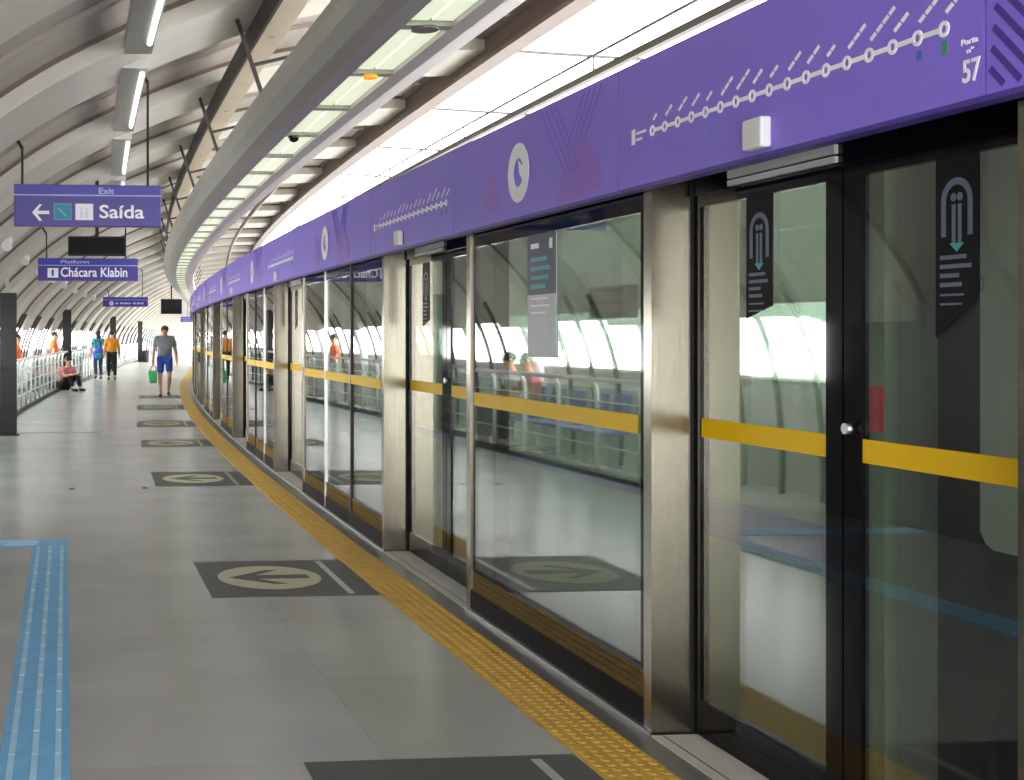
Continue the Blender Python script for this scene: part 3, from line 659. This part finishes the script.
while y < 84:
    y1 = y + 4.4
    t = thing('railing', 'white post railing with glass infill along the left side, %s length from the camera' % ORD[k], 'railing', P(RS - .1 if y > 20 else -1.4, (y + y1) / 2, 0), 'white railing lengths')
    s = RS - .12 if y > 20 else -1.42
    MB().box(s - .05, s + .05, y, y1 - .02, 0, .09, 2.2).build('base_kerb', 'darkmetal', t)
    MB().tube([P(s + .08, y + (y1 - .02 - y) * j / 4, 1.1) for j in range(5)], .028, 10).build('handrail', 'white_metal', t)
    for j in range(4):
        yp = y + .1 + j * 1.1
        MB().tube([P(s, yp, .09), P(s, yp, .9), P(s + .015, yp, 1.0), P(s + .05, yp, 1.07), P(s + .08, yp, 1.1)], .03, 8).build('post', 'white_metal', t)
        MB().box(s - .006, s + .006, yp + .05, min(yp + 1.05, y1 - .03), .13, 1.0).build('infill_pane', 'rail_glass', t)
    for zz_ in (.35, .6, .85):
        MB().tube([P(s + .03, y + (y1 - .02 - y) * j / 4, zz_) for j in range(5)], .01, 6).build('wire', 'alu', t)
    y = y1; k += 1
mb = MB()
for k in range(11):
    a = -3.6 + k * 1.36; mb.wbox(-2.0, -1.94, a + .006, a + 1.354, .02, 1.84)
mb.wbox(-1.99, -1.95, -3.6, 11.36, 0, 1.86)
tag(mb.build('wall_enclosure', 'enclosure'), 'dark grey panelled wall left of the blue guide path', 'wall', kind='structure')
# bench seats by the railing (seen in the glass)
for k, y in enumerate([15.2, 15.85, 16.5, 17.15, 17.8, 18.45]):
    t = thing('bench_seat', 'purple seat on pedestal behind the railing, %s of the row, mirrored in the glass' % ORD[k], 'seat', P(-1.9, y, 0), 'purple seats by the railing')
    x = P(-1.94, y, 0).x
    MB().wbox(x - .2, x + .22, y - .23, y + .23, .40, .45).build('seat', 'seat', t, bevel=.02)
    MB().hexa([(x - .2, y - .23, .45), (x - .15, y - .23, .45), (x - .15, y + .23, .45), (x - .2, y + .23, .45), (x - .24, y - .22, .88), (x - .2, y - .22, .88), (x - .2, y + .22, .88), (x - .24, y + .22, .88)]).build('backrest', 'seat', t, bevel=.015)
    mb = MB(); mb.tube([(x, y, 0), (x, y, .40)], .04, 12); mb.wbox(x - .14, x + .14, y - .1, y + .1, 0, .015); mb.build('pedestal', 'alu', t)
p = P(-.95, 76.5, 0)
t = thing('litter_bin', 'small black bin at the foot of the farthest column', 'bin', p)
MB().tube([p, p + Vector((0, 0, .05)), p + Vector((0, 0, .58)), p + Vector((0, 0, .66))], [.16, .19, .21, .19], 18).build('body', 'rubber', t)
MB().tube([p + Vector((0, 0, .66)), p + Vector((0, 0, .7))], [.2, .16], 18).build('lid', 'darkmetal', t)

# ------------------------------------------------------------------ people
def skin_mesh(name, verts, edges, radii, m, parent, sub=1):
    me = bpy.data.meshes.new(name); me.from_pydata([tuple(v) for v in verts], edges, [])
    o = bpy.data.objects.new(name, me); put(o, parent)
    md = o.modifiers.new('skin', 'SKIN'); md.use_smooth_shade = True
    for v, r in zip(me.skin_vertices[0].data, radii): v.radius = r if isinstance(r, tuple) else (r, r); v.use_root = False
    me.skin_vertices[0].data[0].use_root = True
    sb = o.modifiers.new('subdivision', 'SUBSURF'); sb.levels = sub; sb.render_levels = sub
    me.materials.append(M[m]); return o
class Chain:
    def __init__(s): s.v = []; s.e = []; s.r = []
    def add(s, p, r, prev=None):
        s.v.append(Vector(p)); s.r.append(r); i = len(s.v) - 1
        if prev is not None: s.e.append((prev, i))
        return i
STAND = dict(pel=(0, 0, .95), ch=(0, 0, 1.3), nk=(0, 0, 1.47), hd=(0, -.02, 1.62), face=(0, -1, 0),
             sh=((-.19, 0, 1.42), (.19, 0, 1.42)), el=((-.25, .02, 1.13), (.25, .02, 1.13)), wr=((-.26, -.06, .89), (.26, -.06, .89)),
             hip=((-.1, 0, .92), (.1, 0, .92)), kn=((-.11, -.02, .5), (.11, -.02, .5)), an=((-.11, .03, .09), (.11, .03, .09)), toe=((-.12, -.15, .035), (.12, -.15, .035)))
def person(label, loc, rot, pose, top, bottom, hair, scale=1.0, long_sleeve=False, shorts=False, longhair=False, topgirth=1.0):
    J = {**STAND, **pose}
    t = thing('person', label, 'person', loc); t.rotation_euler = (0, 0, rot); t.scale = (scale,) * 3
    V = lambda k, i=None: Vector(J[k] if i is None else J[k][i])
    fc = V('face').normalized(); side = fc.cross(Vector((0, 0, 1))).normalized()
    up = (V('hd') - V('nk')).normalized()
    c = Chain()
    p = c.add(V('pel'), (.13, .1)); m = c.add(V('pel').lerp(V('ch'), .5), (.125, .1), p); ch = c.add(V('ch'), (.15, .11), m)
    nb = c.add(V('nk'), .06, ch); ja = c.add(V('hd') - up * .05 + fc * .015, (.07, .075), nb); h = c.add(V('hd') + up * .02, (.082, .098), ja); c.add(V('hd') + up * .1, (.06, .07), h)
    for i in (0, 1):
        a = c.add(V('sh', i), .062, ch); e = c.add(V('el', i), .045, a); w = c.add(V('wr', i), .03, e)
        d = (V('wr', i) - V('el', i)).normalized(); pm = c.add(V('wr', i) + d * .07, (.038, .024), w)
        sd = d.cross(fc); sd = sd.normalized() if sd.length > .1 else side
        for q, (o_, L) in enumerate([(-.028, .065), (-.01, .078), (.01, .074), (.028, .058)]):
            k1 = c.add(V('wr', i) + d * .105 + fc * o_, .0095, pm); k2 = c.add(V('wr', i) + d * (.105 + L * .5) + fc * o_ * 1.1 + sd * .006, .009, k1); c.add(V('wr', i) + d * (.105 + L) + fc * o_ * 1.1 + sd * .02, .008, k2)
        th = c.add(V('wr', i) + d * .05 + fc * .045, .012, w); c.add(V('wr', i) + d * .09 + fc * .06, .009, th)
        hp = c.add(V('hip', i), .09, p); kn = c.add(V('kn', i), .058, hp); cf = c.add(V('kn', i).lerp(V('an', i), .35), .055, kn); an = c.add(V('an', i), .036, cf)
        c.add(V('toe', i), .03, an)
    skin_mesh('body', c.v, c.e, c.r, 'skin', t)
    # face
    H = V('hd')
    mb = MB()
    for q in (-1, 1): mb.ball(tuple(H + fc * .092 + side * .033 * q + up * .03), .012, 8, 6)
    o = mb.build('eyes', 'eye', None); o.parent = t
    mb = MB(); mb.ball(tuple(H + fc * .1 - up * .002), (.014, .016, .022), 8, 6)
    for q in (-1, 1): mb.ball(tuple(H + side * .087 * q + up * .01), (.014, .022, .032), 8, 6)
    o = mb.build('nose_and_ears', 'skin', None); o.parent = t
    mb = MB(); mb.ball(tuple(H + fc * .086 - up * .045), (.024, .01, .008), 8, 6); o = mb.build('mouth', 'lip', None); o.parent = t
    mb = MB(); mb.ball(tuple(H + up * .055 - fc * .022), (.097, .105, .085), 14, 8)
    if longhair: mb.ball(tuple(H - up * .05 - fc * .06), (.085, .06, .14), 12, 8)
    o = mb.build('hair', hair, None); o.parent = t
    # clothing
    c = Chain(); g_ = topgirth
    p = c.add(V('pel') + Vector((0, 0, -.02)), (.165 * g_, .13 * g_)); m = c.add(V('pel').lerp(V('ch'), .5), (.155 * g_, .13 * g_), p); ch = c.add(V('ch'), (.175 * g_, .135 * g_), m); c.add(V('nk') - up * .02, .085, ch)
    for i in (0, 1):
        a = c.add(V('sh', i), .082 * g_, ch)
        if long_sleeve: e = c.add(V('el', i), .062, a); c.add(V('wr', i), .045, e)
        else: c.add(V('sh', i).lerp(V('el', i), .7), .068, a)
    skin_mesh('top', c.v, c.e, c.r, top, t)
    c = Chain(); p = c.add(V('pel') + Vector((0, 0, .03)), (.155, .125))
    for i in (0, 1):
        hp = c.add(V('hip', i), .11, p)
        if shorts: c.add(V('hip', i).lerp(V('kn', i), .85), .095, hp)
        else: kn = c.add(V('kn', i), .078, hp); c.add(V('kn', i).lerp(V('an', i), .93), .062, kn)
    skin_mesh('trousers' if not shorts else 'shorts', c.v, c.e, c.r, bottom, t)
    for i in (0, 1):
        c = Chain(); d = (V('toe', i) - V('an', i)); d.z = 0; d.normalize()
        a = c.add(V('an', i) - d * .03 + Vector((0, 0, -.035)), .05); bb = c.add(V('toe', i) + Vector((0, 0, .01)), .045, a); c.add(V('toe', i) + d * .05 + Vector((0, 0, .005)), .035, bb)
        skin_mesh('shoe', c.v, c.e, c.r, 'shoe', t)
    return t
person('man in grey T-shirt and blue shorts walking toward camera with green bag', P(1.53, 33.46, 0), 0, dict(
    kn=((-.11, -.02, .5), (.11, -.1, .52)), an=((-.11, .0, .09), (.1, .12, .16)), toe=((-.12, -.16, .035), (.1, .02, .06)),
    el=((-.27, .05, 1.14), (.27, 0, 1.14)), wr=((-.29, -.03, .9), (.28, -.14, .93))), 'c_grey', 'c_blue', 'hair2', 1.05, shorts=True, topgirth=1.3)
p = P(1.53, 33.46, 0) + Vector((-.31, -.05, 0))
t = thing('shopping_bag', 'green plastic bag in the hand of the walking man', 'bag', p + Vector((0, 0, .4)))
mb = MB(); mb.hexa([p + Vector(q) for q in [(-.1, -.06, .36), (.1, -.06, .36), (.1, .08, .36), (-.1, .08, .36), (-.13, -.05, .68), (.12, -.05, .68), (.12, .07, .68), (-.13, .07, .68)]]); mb.build('pouch', 'c_green', t, bevel=.03)
mb = MB(); mb.tube([p + Vector((-.08, .0, .68)), p + Vector((-.03, .0, .80)), p + Vector((.02, 0, .82)), p + Vector((.06, 0, .79)), p + Vector((.09, 0, .68))], .012, 8); mb.build('handles', 'c_green', t)
person('person in teal and dark clothing seen from behind, left one of the couple', P(-1.18, 47.4, 0), PI * 1.06, dict(
    kn=((-.1, -.08, .5), (.1, 0, .5)), an=((-.1, .05, .09), (.1, .1, .12)), toe=((-.1, -.14, .035), (.1, -.06, .04))), 'c_teal', 'c_slate', 'hair', 1.0, longhair=True, topgirth=1.05)
p = P(-1.02, 47.1, 0)
t = thing('backpack', 'blue and teal bag on the back of the person beside the mustard sweater', 'bag', p + Vector((0, 0, .85)))
mb = MB(); mb.ball(p + Vector((-.1, -.06, .92)), (.22, .12, .24), 16, 10); mb.build('pouch', 'c_blue', t)
mb = MB(); mb.ball(p + Vector((-.1, -.15, .84)), (.15, .06, .12), 14, 8); mb.build('pocket', 'c_teal', t)
mb = MB(); mb.tube([p + Vector((-.2, -.05, 1.1)), p + Vector((-.24, .02, 1.32)), p + Vector((-.22, .15, 1.44))], .018, 8); mb.tube([p + Vector((-.02, -.05, 1.1)), p + Vector((-.06, .02, 1.32)), p + Vector((-.08, .15, 1.44))], .018, 8); mb.build('straps', 'c_black', t)
person('person in mustard sweater and dark trousers seen from behind, right one of couple', P(-.6, 46.3, 0), PI, dict(
    kn=((-.11, -.03, .5), (.11, -.08, .5)), an=((-.11, .1, .11), (.11, .0, .09)), toe=((-.12, -.06, .04), (.12, -.18, .035))), 'c_mustard', 'c_black', 'hair', 1.0, long_sleeve=True, topgirth=1.22)
SIT = dict(pel=(0, .1, .16), ch=(0, .0, .5), nk=(0, -.06, .66), hd=(0, -.1, .82), sh=((-.18, -.02, .6), (.18, -.02, .6)), el=((-.24, -.2, .42), (.24, -.2, .42)), wr=((-.12, -.4, .46), (.12, -.4, .46)),
           hip=((-.1, .06, .15), (.1, .06, .15)), kn=((-.13, -.3, .48), (.13, -.32, .46)), an=((-.12, -.42, .09), (.12, -.46, .09)), toe=((-.12, -.58, .035), (.12, -.62, .035)))
person('person in pink top and black trousers sitting on floor against second column', P(-1.31, 37.2, 0), PI * .22, SIT, 'c_pink', 'c_black', 'hair', 1.05, longhair=True)
CHAIR = dict(pel=(0, .12, .53), ch=(0, .1, .9), nk=(0, .08, 1.07), hd=(0, .03, 1.22), sh=((-.18, .1, 1.0), (.18, .1, 1.0)), el=((-.23, -.02, .76), (.23, -.02, .76)), wr=((-.12, -.24, .7), (.12, -.24, .7)),
             hip=((-.1, .1, .54), (.1, .1, .54)), kn=((-.12, -.33, .5), (.12, -.33, .5)), an=((-.12, -.33, .09), (.12, -.33, .09)), toe=((-.12, -.43, .035), (.12, -.43, .035)))
person('person in pink top sitting on the purple bench, mirrored in glass', P(-1.92, 17.8, 0), PI / 2, CHAIR, 'c_pink', 'c_black', 'hair', 1.0)
person('person in white shirt sitting on the far end of the purple bench', P(-1.92, 18.45, 0), PI / 2, CHAIR, 'c_white', 'c_slate', 'hair', 1.0)
person('person in orange top behind the railing, nearer the left frame edge', P(-1.95, 30.5, 0), PI * .5, {}, 'c_orange', 'c_white', 'hair', .93, topgirth=1.2)
person('person in orange top behind the railing, nearer the second column', P(-1.82, 38.9, 0), PI * .5, {}, 'c_orange', 'c_white', 'hair', .97, topgirth=1.2)

# ------------------------------------------------------------------ light and camera
W = bpy.data.worlds.new('overcast_sky'); bpy.context.scene.world = W; W.use_nodes = True
n, l = W.node_tree.nodes, W.node_tree.links
bg = n['Background']; bg.inputs[0].default_value = (1.0, .99, .98, 1); bg.inputs[1].default_value = 7.0
cam = bpy.data.cameras.new('camera'); co = bpy.data.objects.new('camera', cam); COL.objects.link(co)
F = 1300.0
cam.sensor_fit = 'HORIZONTAL'; cam.sensor_width = 36; cam.lens = 36 * F / 1024
cam.shift_x = (512 - 187) / 1024; cam.shift_y = (335 - 390) / 1024
cam.clip_start = .05; cam.clip_end = 500
co.location = (0, 0, 1.6); co.rotation_euler = (PI / 2, 0, -math.atan((187 - 66) / F))
sc = bpy.context.scene; sc.camera = co
sc.view_settings.view_transform = 'Standard'; sc.view_settings.look = 'None'; sc.view_settings.exposure = .7; sc.view_settings.gamma = 1
sc.view_settings.use_curve_mapping = False
try:
    sc.cycles.max_bounces = 12; sc.cycles.transparent_max_bounces = 32; sc.cycles.glossy_bounces = 6; sc.cycles.diffuse_bounces = 5; sc.cycles.use_denoising = True
except Exception: pass
